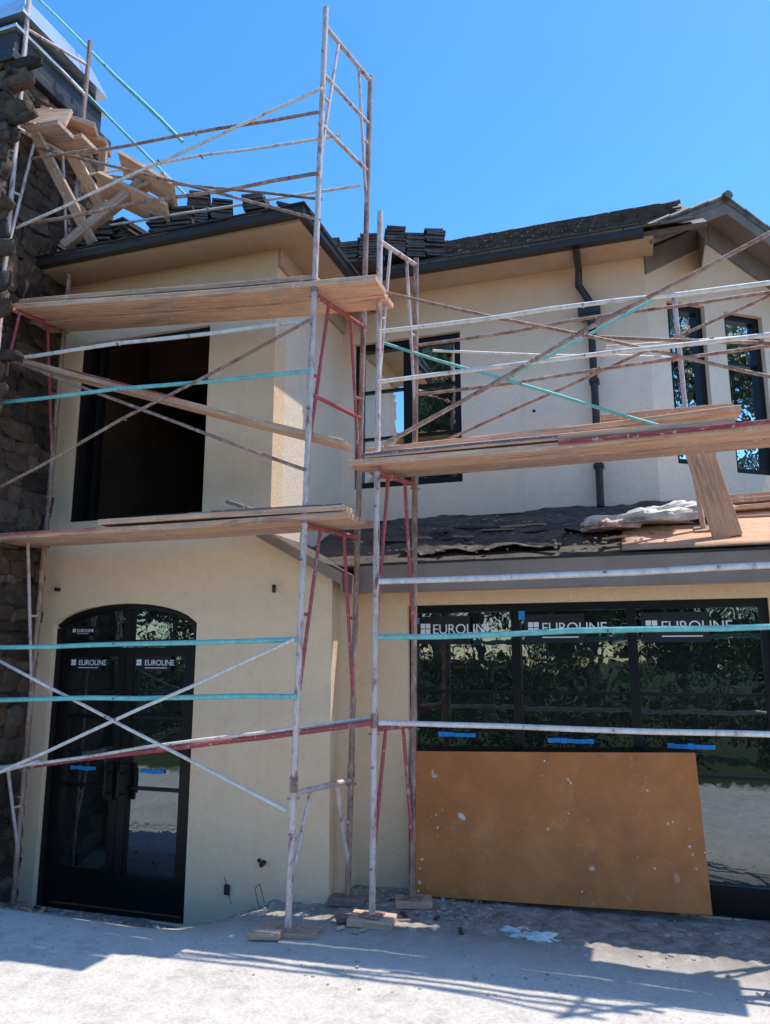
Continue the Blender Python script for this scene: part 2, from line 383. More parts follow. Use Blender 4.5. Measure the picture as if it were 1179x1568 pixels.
box('porch_room_end',(2.9,6.27,-.4),(3.0,9,2.56),M_inner,H)
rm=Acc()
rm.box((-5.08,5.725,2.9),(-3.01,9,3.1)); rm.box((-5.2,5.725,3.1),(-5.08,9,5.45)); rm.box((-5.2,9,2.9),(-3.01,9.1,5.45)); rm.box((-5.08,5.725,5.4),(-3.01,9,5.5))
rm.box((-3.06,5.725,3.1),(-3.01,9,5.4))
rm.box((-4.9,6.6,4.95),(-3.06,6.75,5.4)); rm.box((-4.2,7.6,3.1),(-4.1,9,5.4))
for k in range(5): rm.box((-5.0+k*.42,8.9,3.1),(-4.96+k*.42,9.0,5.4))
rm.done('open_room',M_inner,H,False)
fr=Acc()
fr.box((-4.87,5.56,3.2),(-4.76,5.66,4.86)); fr.box((-4.87,5.56,4.86),(-3.49,5.66,4.89)); fr.box((-4.70,5.60,3.2),(-4.66,5.66,4.86)); fr.box((-4.87,5.62,3.2),(-3.49,5.66,3.24))
fr.done('opening_frame',M_frame,H,False)
# arched double door ----------------------------------------------------
dr=Acc(); P=lambda x,z,d:Vector((x,5.52+d,z))
outer=arch(DX0,DX1,DZ0,DZS,DR,24)[2:]; inner=arch(DX0+.06,DX1-.06,DZ0,DZS-.03,DR-.02,24)[2:]
for a,b in ((.05,.15),):
    for i in range(len(outer)-1):
        q=len(dr.v)
        for p in (outer[i],outer[i+1],inner[i+1],inner[i]): dr.v.append(P(*p,a))
        for p in (outer[i],outer[i+1],inner[i+1],inner[i]): dr.v.append(P(*p,b))
        dr.f+=[tuple(q+k for k in f) for f in BOXF]
dr.box((DX0,5.57,0),(DX0+.06,5.67,DZS-.03)); dr.box((DX1-.06,5.57,0),(DX1,5.67,DZS-.03))
dr.box((DX0+.06,5.572,2.1),(DX1-.06,5.67,2.16))
mid=(DX0+DX1)/2
dr.box((mid-.025,5.575,2.16),(mid+.025,5.66,2.49))
dr.box((DX0+.06,5.56,0),(DX1-.06,5.68,.04))
for (a,b) in ((DX0+.065,mid-.003),(mid+.003,DX1-.065)):
    dr.box((a,5.585,.045),(a+.075,5.645,2.095)); dr.box((b-.075,5.585,.045),(b,5.645,2.095))
    dr.box((a+.075,5.587,.045),(b-.075,5.643,.30)); dr.box((a+.075,5.587,2.02),(b-.075,5.643,2.095))
    for z in (.96,1.52): dr.box((a+.075,5.60,z-.012),(b-.075,5.635,z+.012))
dr.box((mid-.10,5.555,.86),(mid-.03,5.585,1.15)); dr.box((mid+.03,5.555,.86),(mid+.10,5.585,1.15))
dr.tube((mid-.065,5.50,.9),(mid-.065,5.50,1.1),.01); dr.tube((mid+.065,5.50,.9),(mid+.065,5.50,1.1),.01)
for s in (-.065,.065):
    for z in (.92,1.08): dr.tube((mid+s,5.5,z),(mid+s,5.56,z),.008)
dr.done('double_door_frame',M_frame,H,False)
gp=arch(DX0+.03,DX1-.03,.05,DZS-.01,DR-.01,24)
mesh('double_door_glass',[P(x,z,.105) for x,z in gp],[tuple(range(len(gp)))],M_glass,H)
window('garden_room_window',(0,6.07,0),X,-Y,-1.86,.82,.27,2.43,H,cols=[(-.99,.07),(-.12,.07)],rows=[(1.745,.025),(1.18,.025)],fw=.06,bottom=.2)
window('bedroom_window',(0,7.05,0),X,-Y,-2.72,-1.6,3.67,5.21,H,cols=[(-2.16,.09)],rows=[(4.70,.022),(4.2,.022)],fw=.07)
window('gable_window',GO,GU,GN,.22,.64,3.72,5.29,H,rows=[(4.8,.022),(4.25,.022)],fw=.06)
window('gable_window',GO,GU,GN,.86,1.31,3.68,5.27,H,rows=[(4.78,.022),(4.2,.022)],fw=.06)
def label(x,z,w,h,y):
    box('window_label',(x,y-.004,z),(x+w,y,z+h),M_label,H)
    a=Acc(); s=h*.36; zx=z+h*.36; xx=x+w*.07
    for i in (0,1):
        for j in (0,1): a.box((xx+i*s*.55,y-.007,zx+j*s*.55),(xx+i*s*.55+s*.48,y-.0045,zx+j*s*.55+s*.48))
    a.box((x+w*.30,y-.006,z+h*.18),(x+w*.9,y-.0045,z+h*.22))
    a.done('window_label_icon',M_text,H,False)
    c=bpy.data.curves.new('window_label_text','FONT'); c.body='EUROLINE'; c.extrude=.0008
    o=bpy.data.objects.new('window_label_text',c); COL.objects.link(o); c.materials.append(M_text)
    o.location=(x+w*.29,y-.0055,z+h*.36); o.rotation_euler=(math.radians(90),0,0); o.parent=H
    c.size=h*.5; c.space_character=.95
for x,w in ((-1.79,.44),(-.92,.46),(-.05,.47)): label(x,2.12,w,.22,6.115-.002)
for x,w in ((-4.80,.34),(-4.13,.36)): label(x,1.90,w,.13,5.60)
label(-4.80,2.20,.20,.08,5.60)
tp=Acc()
def tape(x,z,w,y,h=.032):
    for k in range(7):
        a=x+w*k/7; tp.box((a,y-.002,z+random.uniform(-.004,.004)),(a+w/7-.002,y,z+h+random.uniform(-.004,.004)))
tape(-1.62,1.40,.30,6.104); tape(-.77,1.38,.34,6.104); tape(.08,1.37,.32,6.104); tape(-4.72,1.08,.26,5.615); tape(-4.03,1.08,.24,5.615)
tp.box((-.96,6.103,2.30),(-.91,6.107,2.37)); tp.box((-1.8,6.103,2.28),(-1.77,6.107,2.33))
tp.done('painter_tape',M_tape,H,False)
# roofs -----------------------------------------------------------------
def tiles(name,O,U,V,w,l,keep=lambda x,y:True,tw=.30,ex=.27,parent=H,lift=.015):
    a=Acc(); O=Vector(O);U=Vector(U).normalized();V=Vector(V).normalized();N=U.cross(V)
    if N.z<0:N=-N
    r=0;y=-.03
    while y+ex<l+.05:
        x=-(r%2)*tw/2
        while x<w-tw*.3:
            cx=x+tw/2;cy=y+ex/2
            if keep(cx,cy):
                j=random.uniform(-.006,.006); th=.011
                p0=O+U*(cx)+V*(cy+j)+N*(lift+.02+random.uniform(-.004,.006))
                yy=(V*(ex*.62)-N*.011)
                a.obox(p0,U*(tw*.485),yy,N*th)
            x+=tw
        y+=ex; r+=1
    return a.done(name,M_tile,parent,False)
def slab(name,O,U,V,w,l,t,mat,parent=H):
    O=Vector(O);U=Vector(U).normalized()*w;V=Vector(V).normalized()*l;N=U.cross(V).normalized()
    if N.z<0:N=-N
    b=[O-N*t,O+U-N*t,O+U+V-N*t,O+V-N*t]; return hexa(name,b+[p+N*t for p in b],mat,parent)
def tri_roof(name,pts,t=.05):
    a=[Vector(p) for p in pts]; n=len(a); vs=a+[p-Vector((0,0,t)) for p in a]
    fs=[tuple(range(n)),tuple(range(n,2*n))[::-1]]+[(i,(i+1)%n,n+(i+1)%n,n+i) for i in range(n)]
    mesh(name,vs,fs,M_tile,H)
tri_roof('hip_roof_front',[(-5.5,5.2,5.58),(-2.49,5.2,5.58),(-3.995,6.7,6.38)])
tri_roof('hip_roof_side',[(-2.49,5.2,5.58),(-2.49,9,5.58),(-3.995,9,6.38),(-3.995,6.7,6.38)])
tri_roof('hip_roof_far_side',[(-5.5,5.2,5.58),(-3.995,6.7,6.38),(-3.995,9,6.38),(-5.5,9,5.58)])
tiles('hip_tiles_front',(-5.5,5.2,5.58),X,(0,1.5,.8),3.01,1.7,lambda x,y: abs(x-1.505)<1.505*(1-y/1.7)+.1)
tiles('hip_tiles_side',(-2.49,5.2,5.58),Y,(-1.505,0,.8),2.4,1.7,lambda x,y: x>y*.85-.1)
box('left_soffit',(-5.1,5.2,5.50),(-2.5,5.519,5.53),M_soffit,H); box('side_soffit',(-2.849,5.52,5.50),(-2.5,6.75,5.53),M_soffit,H)
gt=Acc(); gt.box((-5.15,5.12,5.525),(-2.43,5.195,5.60)); gt.box((-5.15,5.10,5.60),(-2.41,5.198,5.612)); gt.box((-2.49,5.196,5.525),(-2.43,6.8,5.60)); gt.box((-2.495,5.2,5.60),(-2.41,6.8,5.612))
gt.done('gutter_left',M_gutter,H,False)
box('eave_beam',(-2.849,5.52,5.34),(-2.82,7.04,5.499),M_soffit,H)
MV=(0,2.8,1.87)
RE=.70   # right-hand end of the main ridge
slab('main_roof_deck',(-4.5,6.7,5.75),X,MV,RE+4.5,3.40,.05,M_tile)
tiles('main_roof_tiles',(-4.5,6.7,5.76),X,MV,RE+4.5,3.40,lambda x,y:1.9<x<RE+4.5-.14)
slab('main_roof_back',(-4.5,9.53,7.62),X,(0,2.8,-1.87),RE+4.5,3.2,.05,M_tile)
mesh('main_roof_gable_end',[(RE-.02,6.75,5.6),(RE-.02,9.53,7.56),(RE-.02,12,5.8)],[(0,1,2)],M_trim,H)
rg=Acc()
for i in range(17):
    x=-4.4+i*.3; rg.tube((x,9.5,7.60),(min(x+.31,RE),9.5,7.625),.05,10)
rg.done('ridge_tiles',M_tile,H)
box('main_soffit',(-2.48,6.72,5.69),(.25,7.05,5.715),M_soffit,H)
gt=Acc(); gt.box((-2.38,6.63,5.70),(.17,6.72,5.775)); gt.box((-2.38,6.61,5.775),(.18,6.722,5.787)); gt.done('gutter_main',M_gutter,H,False)
def G(s,d,z): return GO+GU*s+GN*d+Vector((0,0,z))
pk=6.25
def gab(name,s0,z0,s1,z1,d0,d1,t,mat):
    b=[G(s0,d0,z0-t),G(s1,d0,z1-t),G(s1,d1,z1-t),G(s0,d1,z0-t)]
    return hexa(name,b+[p+Vector((0,0,t)) for p in b],mat,H)
gab('gable_roof_left',-.12,5.80,.734,pk,.30,-3,.04,M_tile); gab('gable_roof_right',.734,pk,1.9,5.66,.30,-3,.04,M_tile)
gab('rake_board_left',-.12,5.76,.734,pk-.04,.29,.26,.11,M_trimd); gab('rake_board_right',.734,pk-.04,1.9,5.62,.29,.26,.11,M_trimd)
gab('rake_soffit_left',-.12,5.745,.734,pk-.055,.258,.001,.03,M_trimd); gab('rake_soffit_right',.734,pk-.055,1.9,5.605,.258,.001,.03,M_trimd)
gab('frieze_left',0.0,5.73,.732,pk-.09,.028,.001,.22,M_trimd); gab('frieze_right',.736,pk-.09,1.9,5.57,.028,.001,.22,M_trimd)
vt=Acc()
for (s0,z0,s1,z1) in ((-.14,5.80,.734,pk),(1.9,5.66,.734,pk)):
    a=G(s0,.27,z0+.02); b=G(s1,.27,z1+.02); n=max(3,int((b-a).length/.22))
    for i in range(n): vt.tube(a.lerp(b,i/n),a.lerp(b,min(1,(i+1.1)/n))+Vector((0,0,.012)),.032,8)
rgp=[G(.734,.34-i*.28,pk+.02) for i in range(12)]
for a,b in zip(rgp,rgp[1:]): vt.tube(a,b+Vector((0,0,-.012)),.045,10)
vt.done('verge_and_ridge_tiles',M_tile,H)
# porch roof with bare underlayment
def pz(y): return 2.74+.456*(y-5.8)
def pgrid(name,x0,x1,y0,y1,off,mat,amp,nx=60,ny=24,t=.03):
    vs=[];fs=[]
    for j in range(ny+1):
        for i in range(nx+1):
            x=x0+(x1-x0)*i/nx;y=y0+(y1-y0)*j/ny
            yj=y+(.05*noise.noise(Vector((x*2.5,off*50,0))) if (j==0 and off>0 and mat is M_memb) else 0)
            vs.append((x,yj,pz(yj)+off+amp*(noise.noise(Vector((x*3,y*7,off*9)))+.5*noise.noise(Vector((x*9,y*14,2))))))
    for j in range(ny):
        for i in range(nx):
            a=j*(nx+1)+i; fs.append((a,a+1,a+nx+2,a+nx+1))
    o=mesh(name,vs,fs,mat,H,True); so_=o.modifiers.new('s','SOLIDIFY'); so_.thickness=t; so_.offset=-1; return o
pgrid('porch_roof',-2.85,3,5.80,7.05,0,M_memb,.012,120,30)
pgrid('underlayment_lap',-2.3,.6,6.35,7.04,.035,M_memb,.045,110,24,.006)
pgrid('underlayment_scrap',-1.9,-.6,5.95,6.33,.035,M_memb,.05,70,20,.004)
pgrid('roof_sheathing_ply',-.15,2.6,5.83,6.45,.035,M_wood,.002,20,8,.015)
pgrid('roof_sheathing_ply_upper',.42,2.6,6.46,7.0,.05,M_wood,.002,20,8,.015)
rd=Acc()
for i in range(260):
    x=random.uniform(-2.2,.2); y=random.uniform(5.86,6.9); r=random.choice((.006,.01,.014,.022)); chunk(rd,(x,y,pz(y)+.045+r*.2),r,.35)
rd.done('roof_debris',M_rub,H,False)
for i in range(9):
    x=random.uniform(-1.9,-.2); y=random.uniform(5.95,6.7); a=random.uniform(-.4,.4); l=random.uniform(.15,.45)
    plank('roof_scrap_lath',(x,y,pz(y)+.075),(x+l*math.cos(a),y+l*math.sin(a),pz(y+l*math.sin(a))+.075),.04,.015,random.choice((M_woodd,M_gutter,M_trim)),H,bev=0)
hexa('return_roof',[(-2.9,5.44,2.98),(-2.2,5.44,2.60),(-2.2,7.0,2.60),(-2.9,7.0,2.98),(-2.9,5.44,3.03),(-2.2,5.44,2.65),(-2.2,7.0,2.65),(-2.9,7.0,3.03)],M_memb,H)
hexa('return_rake',[(-2.92,5.42,2.96),(-2.18,5.42,2.55),(-2.18,5.438,2.55),(-2.92,5.438,2.96),(-2.92,5.42,3.03),(-2.18,5.42,2.645),(-2.18,5.438,2.645),(-2.92,5.438,3.03)],M_trim,H)
box('return_fascia',(-2.2,5.44,2.50),(-2.18,5.775,2.64),M_trim,H)
box('porch_fascia',(-2.2,5.775,2.52),(3,5.81,2.735),M_trim,H,.003)
box('porch_drip_edge',(-2.2,5.765,2.735),(3,5.82,2.75),M_gutter,H)
box('porch_soffit',(-2.3,5.81,2.535),(3,6.068,2.56),M_soffit,H)
box('wall_base_flashing',(-2.8,7.025,3.27),(.14,7.049,3.33),M_gutter,H)
dp=Acc()
dp.tube((-.42,6.68,5.70),(-.42,6.95,5.60),.034,12); dp.tube((-.42,6.95,5.62),(-.43,6.97,5.45),.034,12); dp.tube((-.43,6.97,5.46),(-.335,6.97,5.28),.034,12)
dp.tube((-.335,6.97,5.29),(-.335,6.97,3.33),.034,12)
dp.obox((-.345,6.97,5.2),(.10,0,0),(0,.06,0),(0,0,.05)); dp.obox((-.345,6.97,5.135),(.075,0,0),(0,.05,0),(0,0,.02))
for z in (4.5,3.7,5.0): dp.obox((-.335,6.985,z),(.045,0,0),(0,.06,0),(0,0,.012))
dp.done('downpipe',M_gutter,H)
st=Acc(); st.tube((-2.80,5.52,2.53),(-2.76,5.44,2.56),.016); st.tube((-2.82,5.52,.51),(-2.82,5.47,.50),.018); st.box((-3.14,5.50,.26),(-3.10,5.519,.33)); st.tube((-4.9,5.52,2.6),(-4.9,5.47,2.6),.015)
st.tube((-2.86,5.52,.52),(-2.86,5.515,.52),.016); st.tube((-.9,7.05,4.3),(-.9,7.045,4.3),.016)
st.done('wall_stubs',M_cable,H)
wr=Acc(); pts=[(-3.1,5.50,.30),(-3.12,5.46,.40),(-3.07,5.43,.33),(-3.04,5.44,.22)]
for a,b in zip(pts,pts[1:]): wr.tube(a,b,.0025,6)
pts=[(-2.83,5.48,.20),(-2.86,5.46,.34),(-2.81,5.44,.38),(-2.77,5.45,.24)]
for a,b in zip(pts,pts[1:]): wr.tube(a,b,.0025,6)
wr.done('loose_wires',M_cable,H)
# ------------------------------------------------------------------ stone chimney
C=root('stone_chimney')
box('chimney_core',(-6.5,4.66,-.3),(-5.12,5.85,7.25),M_mortar,C)
def stones(name,face):
    vs=[];fs=[];tone=[]
    z=0.0
    while z<7.2:
        h=random.uniform(.07,.19); y=4.6 if face=='x' else -6.5; end=5.84 if face=='x' else -5.1
        while y<end:
            w=random.uniform(.10,.36); zz=z+h/2+random.uniform(-.02,.02); yy=y+w/2
            bm=bmesh.new(); bmesh.ops.create_icosphere(bm,subdivisions=3,radius=1); ph=random.uniform(0,99); q=len(vs); tn=random.random()
            dep=random.uniform(.02,.05); tilt=random.uniform(-.18,.18); tx,tz=random.uniform(-.25,.25),random.uniform(-.25,.25)
            for v in bm.verts:
                c=v.co; k=1+.22*noise.noise(c*1.1+Vector((ph,0,0)))+.12*noise.noise(c*3+Vector((ph,7,0)))
                sq=lambda t,e:math.copysign(abs(t)**e,t)
                a,b_=sq(c.y,.5)*w*.51*k,sq(c.z,.5)*h*.52*k
                d=sq(c.x,.3)*dep*(1+.5*noise.noise(c*2.2+Vector((ph,3,0))))+a*tx+b_*tz
                a,b_=a*math.cos(tilt)-b_*math.sin(tilt),b_*math.cos(tilt)+a*math.sin(tilt)
                vs.append((-5.12+d,yy+a,zz+b_) if face=='x' else (yy+a,4.66-d,zz+b_)); tone.append(tn)
            for f in bm.faces: fs.append(tuple(q+v.index for v in f.verts))
            bm.free(); y+=w
        z+=h*.95
    o=mesh(name,vs,fs,M_stone,C,True)
    at=o.data.attributes.new('tone','FLOAT','POINT'); at.data.foreach_set('value',tone)
stones('chimney_side_stones','x'); stones('chimney_front_stones','y')
box('chimney_crown',(-6.6,4.58,7.25),(-5.04,5.92,7.34),M_gutter,C,.01)
box('chimney_flashing',(-6.55,4.62,7.34),(-5.08,5.88,7.37),M_steel,C,.004)
box('chimney_band',(-6.5,4.66,7.37),(-5.12,5.84,7.62),M_gutter,C,.01)
box('chimney_flashing_upper',(-6.54,4.62,7.62),(-5.08,5.88,7.65),M_steel,C,.004)
box('chimney_shroud',(-6.42,4.72,7.65),(-5.16,5.78,7.80),M_gutter,C,.01)
hexa('chimney_hood',[(-6.5,4.66,7.80),(-5.06,4.66,7.80),(-5.06,5.84,7.80),(-6.5,5.84,7.80),(-6.3,4.80,8.12),(-5.20,4.80,8.12),(-5.20,5.70,8.12),(-6.3,5.70,8.12)],M_steel,C)
# ------------------------------------------------------------------ stacks of roof tiles
def tstack(c,cols,n,ang):
    r=root('roof_tile_stack',c); a=Acc(); R=Matrix.Rotation(ang,3,'Z')
    for k in range(cols):
        for i in range(n-(k%2)*2):
            o=R@Vector((k*.2+random.uniform(-.02,.02),random.uniform(-.02,.02),i*.026))
            a.obox(o,R@Vector((.095,0,.004*random.uniform(-1,1))),R@Vector((0,.2,0)),Vector((0,0,.010)))
    a.done('tiles',M_tile,r,False)
def hz(x,y): return 5.58+min((y-5.2)*.533,(-2.49-x)*.533)
for x,y,c,n,a in ((-4.82,5.45,2,12,.3),(-4.45,5.6,1,8,-.2),(-4.05,5.6,2,11,.2),(-3.80,5.75,2,14,.5),(-2.95,5.4,1,5,.1)):
    tstack((x,y,hz(x,y)+.04),c,n,a)
for x,y,c,n,a in ((-2.78,6.55,3,11,.2),(-2.25,6.95,3,12,.4)):
    z=5.78+.668*(y-6.7); tstack((x,y,max(z,hz(x,y) if x<-2.49 else z)+.05),c,n,a)
# ------------------------------------------------------------------ scaffolding
def lerp(a,b,z):
    a=Vector(a);b=Vector(b);return a.lerp(b,(z-a.z)/(b.z-a.z))
def endframe(T,fb,ft,bb,bt,lifts,red=()):
    """pair of legs with welded ladder frames; lifts are the heights of the top bars"""
    for (p,q) in ((fb,ft),(bb,bt)):
        acc=T['leg'] if p is fb else T['leg2']
        acc.tube(p,q,.0225,12)
        T['jack'].tube((p[0],p[1],p[2]-.0),(p[0],p[1],p[2]+.12),.016,8)
        T['jack'].obox((p[0],p[1],p[2]+.004),(.07,0,0),(0,.07,0),(0,0,.004))
        for z in lifts[:-1]:
            c=lerp(p,q,z+.06); T['jack'].tube(c-Vector((0,0,.05)),c+Vector((0,0,.05)),.027,12)
            T['jack'].tube(c+Vector((-.03,-.03,-.09)),c+Vector((.03,.03,-.09)),.008,6)
    z0=fb[2]+.1
    for i,z in enumerate(lifts):
        t=T['red'] if i in red else T['frm']
        a,b=lerp(fb,ft,z),lerp(bb,bt,z); t.tube(a,b,.019,10)
        m=a.lerp(b,.28); m2=a.lerp(b,.72)
        low=z-min(1.25,(z-z0)*.8)
        al,bl=lerp(fb,ft,low),lerp(bb,bt,low)
        t.tube(m,al,.014,8); t.tube(m2,bl,.014,8)
        mid_=.5; q1=m.lerp(al,mid_); q2=lerp(fb,ft,q1.z); t.tube(q1,q2,.012,8)
        q1=m2.lerp(bl,mid_); q2=lerp(bb,bt,q1.z); t.tube(q1,q2,.012,8)
        for p,q in ((fb,ft),(bb,bt)):
            for dz in (-.25,-.9):
                if z+dz>z0: c=lerp(p,q,z+dz); T['jack'].tube(c,c+Vector((.0,-.045,0)),.008,6)
def newT(): return {k:Acc() for k in ('leg','leg2','jack','frm','red','dark','teal','pale','rust')}
def doneT(T,r):
    mats={'leg':M_pw,'leg2':M_pd,'jack':M_pd,'frm':M_pw,'red':M_pr,'dark':M_pd,'teal':M_pt,'pale':M_pl,'rust':M_pr}
    nm={'leg':'front_legs','leg2':'rear_legs','jack':'couplers_and_base_plates','frm':'end_frames','red':'red_end_frames','dark':'rusty_cross_braces','teal':'teal_braces','pale':'guard_rails','rust':'red_rails'}
    for k,a in T.items(): a.done(nm[k],mats[k],r)
def brace(T,k,x0,z0,y0,x1,z1,y1=None,r=.013,bend=.025):
    a=Vector((x0,y0,z0)); b=Vector((x1,y0 if y1 is None else y1,z1))
    T[k].tube(a,b,r,8,True,bend)
    T['jack'].tube(a.lerp(b,.5)+Vector((0,-.03,0)),a.lerp(b,.5)+Vector((0,.02,0)),.009,6)
SL=root('scaffold_tower'); T=newT()
A0,A1=(-2.32,4.9,.29),(-2.16,4.9,7.15); B0,B1=(-2.17,5.57,.30),(-2.02,5.57,7.02)
E0,E1=(-4.98,4.72,.24),(-5.10,4.75,8.15); F0,F1=(-4.92,5.3,.08),(-4.86,5.3,7.97)
endframe(T,A0,A1,B0,B1,[1.12,2.93,4.68,6.98],red=(1,2)); endframe(T,E0,E1,F0,F1,[1.15,2.98,4.95,6.66],red=(2,))
T['red'].tube(lerp(A0,A1,3.9),lerp(B0,B1,3.9),.016)
for z in (6.1,6.55): T['frm'].tube(lerp(A0,A1,z),lerp(B0,B1,z),.016)
T['frm'].tube(lerp(E0,E1,7.7),lerp(F0,F1,7.7),.014)
brace(T,'pale',-5.59,4.54,4.87,-2.26,4.46,r=.017)
brace(T,'teal',-5.50,4.14,4.84,-2.21,4.05,r=.017)
brace(T,'dark',-5.36,3.24,4.82,-2.21,4.44)
brace(T,'dark',-5.63,4.75,4.88,-2.24,3.32)
brace(T,'teal',-5.25,2.09,4.86,-2.28,2.13,r=.018)
brace(T,'teal',-5.20,1.68,4.86,-2.27,1.75,r=.018)
brace(T,'pale',-5.07,1.01,4.83,-2.29,2.13)
brace(T,'pale',-5.29,2.15,4.89,-2.34,1.01)
brace(T,'rust',-4.67,1.17,5.15,-1.84,1.57,r=.02)
brace(T,'pale',-4.9,1.16,4.95,-1.84,1.60,5.2,r=.012)
brace(T,'pale',-5.15,1.05,4.9,-4.42,1.24)
brace(T,'dark',-4.42,6.35,4.87,-2.19,6.19); brace(T,'dark',-5.0,6.42,4.86,-4.3,6.35)
brace(T,'pale',-4.87,6.50,5.3,-2.20,6.33,5.35,r=.012)
brace(T,'dark',-5.08,5.79,4.87,-2.18,5.66,r=.015)
brace(T,'pale',-5.08,5.74,4.84,-2.15,6.37,r=.012)
brace(T,'dark',-5.17,6.64,4.9,-2.18,5.28)
brace(T,'dark',-6.11,6.92,5.3,-2.37,5.77,5.35)
brace(T,'pale',-4.9,5.95,5.32,-2.08,5.93,5.5,r=.012)
brace(T,'teal',-5.02,7.57,5.5,-3.80,6.20); brace(T,'teal',-5.77,8.92,5.5,-3.87,6.77,r=.018)
brace(T,'pale',-5.58,8.20,5.2,-4.78,7.28)
doneT(T,SL)
def P_(name,p1,p2,w,t,mat,par,**k): return plank(name,p1,p2,w,t,mat,par,**k)
for i,y in enumerate((4.97,5.22)):
    P_('lower_plank',(-6.3,y,3.02),(-1.93+.03*i,y+.02,3.01),.235,.045,(M_wood,M_woodd)[i],SL,sag=.015)
P_('lower_plank_doubled',(-4.0,4.975,3.066),(-1.95,4.99,3.058),.23,.042,M_wood,SL)
P_('lower_plank_paint',(-6.3,4.847,3.018),(-4.0,4.847,3.0),.006,.018,M_woodr,SL)
P_('lower_plank_end_paint',(-3.0,4.97,3.072),(-1.96,4.988,3.064),.231,.010,M_woodb,SL)
for i,y in enumerate((4.97,5.22)):
    P_('upper_plank',(-5.06-.2*i,y,5.02),(-1.72-.02*i,y+.02,4.74),.235,.045,(M_wood,M_wood)[i],SL,sag=.01)
P_('upper_plank_doubled',(-5.0,4.98,5.065),(-2.2,5.0,4.83),.225,.04,M_woodd,SL)
P_('far_plank',(-6.3,5.0,4.98),(-4.80,5.02,5.07),.24,.045,M_woodd,SL)
P_('mid_plank',(-4.92,5.0,4.52),(-2.0,5.05,3.55),.2,.045,M_wood,SL,sag=.01)
P_('mid_plank_paint',(-4.5,4.995,4.39),(-3.4,5.01,4.02),.204,.012,M_woodr,SL)
P_('chimney_plank',(-6.1,4.85,6.74),(-4.72,4.95,6.73),.24,.045,M_woodd,SL)
P_('chimney_plank',(-6.1,5.10,6.74),(-4.65,5.18,6.74),.24,.045,M_wood,SL)
P_('chimney_plank',(-5.9,4.70,7.30),(-4.72,5.35,6.98),.26,.045,M_woodd,SL)
P_('chimney_plank',(-5.9,4.95,7.22),(-4.72,5.52,6.94),.26,.045,M_wood,SL)
P_('chimney_toe_board',(-5.8,4.75,6.98),(-4.72,4.95,6.85),.20,.04,M_wood,SL,roll=1.3)
P_('chimney_bracing_board',(-5.05,5.05,7.05),(-4.62,5.5,6.1),.12,.04,M_wood,SL,side=(1,0,0))
P_('chimney_bracing_board',(-5.02,4.85,6.75),(-4.62,5.3,5.75),.10,.04,M_woodd,SL,side=(1,0,0))
P_('chimney_bracing_board',(-4.75,5.45,6.95),(-4.72,5.45,5.95),.09,.04,M_woodd,SL,side=(1,0,0))
P_('sloping_board',(-4.36,5.3,6.53),(-3.80,5.35,6.12),.24,.04,M_wood,SL,roll=-.5)
P_('sloping_board',(-4.76,5.3,6.05),(-3.92,5.35,6.34),.10,.04,M_woodd,SL)
P_('sloping_board',(-4.62,5.35,6.40),(-3.89,5.4,5.95),.26,.04,M_wood,SL,roll=-.6)
P_('sloping_board',(-4.9,5.2,5.75),(-4.2,5.35,6.35),.09,.09,M_woodd,SL)
P_('scrap_board',(-3.18,5.18,3.13),(-2.66,5.32,3.12),.14,.03,M_wood,SL,roll=.1)
P_('scrap_board',(-3.3,5.05,3.10),(-2.65,5.14,3.105),.09,.03,M_woodd,SL)
P_('scrap_board',(-3.13,5.36,3.26),(-2.8,5.30,3.14),.10,.03,M_woodb,SL)
P_('foot_board',(-2.52,4.88,.285),(-2.12,4.93,.288),.2,.045,M_woodd,SL,bev=.005)
SR=root('scaffold_tower'); T=newT()
C0,C1=(-1.85,5.2,.33),(-1.80,5.2,5.45); D0,D1=(-1.705,5.65,.33),(-1.64,5.65,5.26)
K0,K1=(1.10,5.2,.30),(1.13,5.2,5.3); N0,N1=(1.22,5.65,.30),(1.25,5.65,5.3)
endframe(T,C0,C1,D0,D1,[1.52,3.34,5.2],red=(0,1)); endframe(T,K0,K1,N0,N1,[1.52,3.34,5.2])
brace(T,'pale',-1.79,2.54,5.16,1.3,2.56,r=.021); brace(T,'teal',-1.79,2.15,5.16,1.3,2.20,r=.019)
brace(T,'pale',-1.79,1.57,5.16,1.3,1.56,r=.018)
brace(T,'pale',-1.79,4.43,5.16,1.2,4.38,r=.017); brace(T,'pale',-1.80,4.03,5.16,1.2,4.04,r=.017)
brace(T,'dark',-1.75,3.54,5.14,1.2,4.86,r=.016); brace(T,'dark',-1.77,4.78,5.23,1.15,3.66)
brace(T,'teal',-1.90,4.53,5.6,.29,3.57); brace(T,'teal',-1.90,3.67,5.6,.17,4.58)
brace(T,'pale',-.16,4.14,5.3,1.2,4.06,r=.015)
brace(T,'dark',-1.66,4.50,5.66,1.2,4.55,r=.014); brace(T,'dark',-1.66,4.08,5.66,1.2,4.16,r=.014)
brace(T,'dark',-1.66,3.60,5.68,1.2,4.62,r=.012); brace(T,'dark',-.2,4.2,5.25,1.2,3.95,r=.014)
T['frm'].tube((.355,6.2,4.86),(.38,6.2,3.7),.02,10); T['frm'].tube((.38,6.2,3.72),(.44,6.2,2.96),.02,10)
T['jack'].obox((.44,6.2,2.965),(.07,0,0),(0,.07,.03),(0,0,.006))
brace(T,'pale',-1.5,4.42,5.62,.36,4.32,6.15,r=.012)
doneT(T,SR)
for i,y in enumerate((5.24,5.49)):
    P_('work_plank',(-2.02+.06*i,y,3.44),(1.4,y+.02,3.47),.235,.045,(M_wood,M_woodd)[i],SR,sag=.015)
P_('work_plank_doubled',(-1.9,5.245,3.486),(.6,5.26,3.51),.23,.042,M_wood,SR)
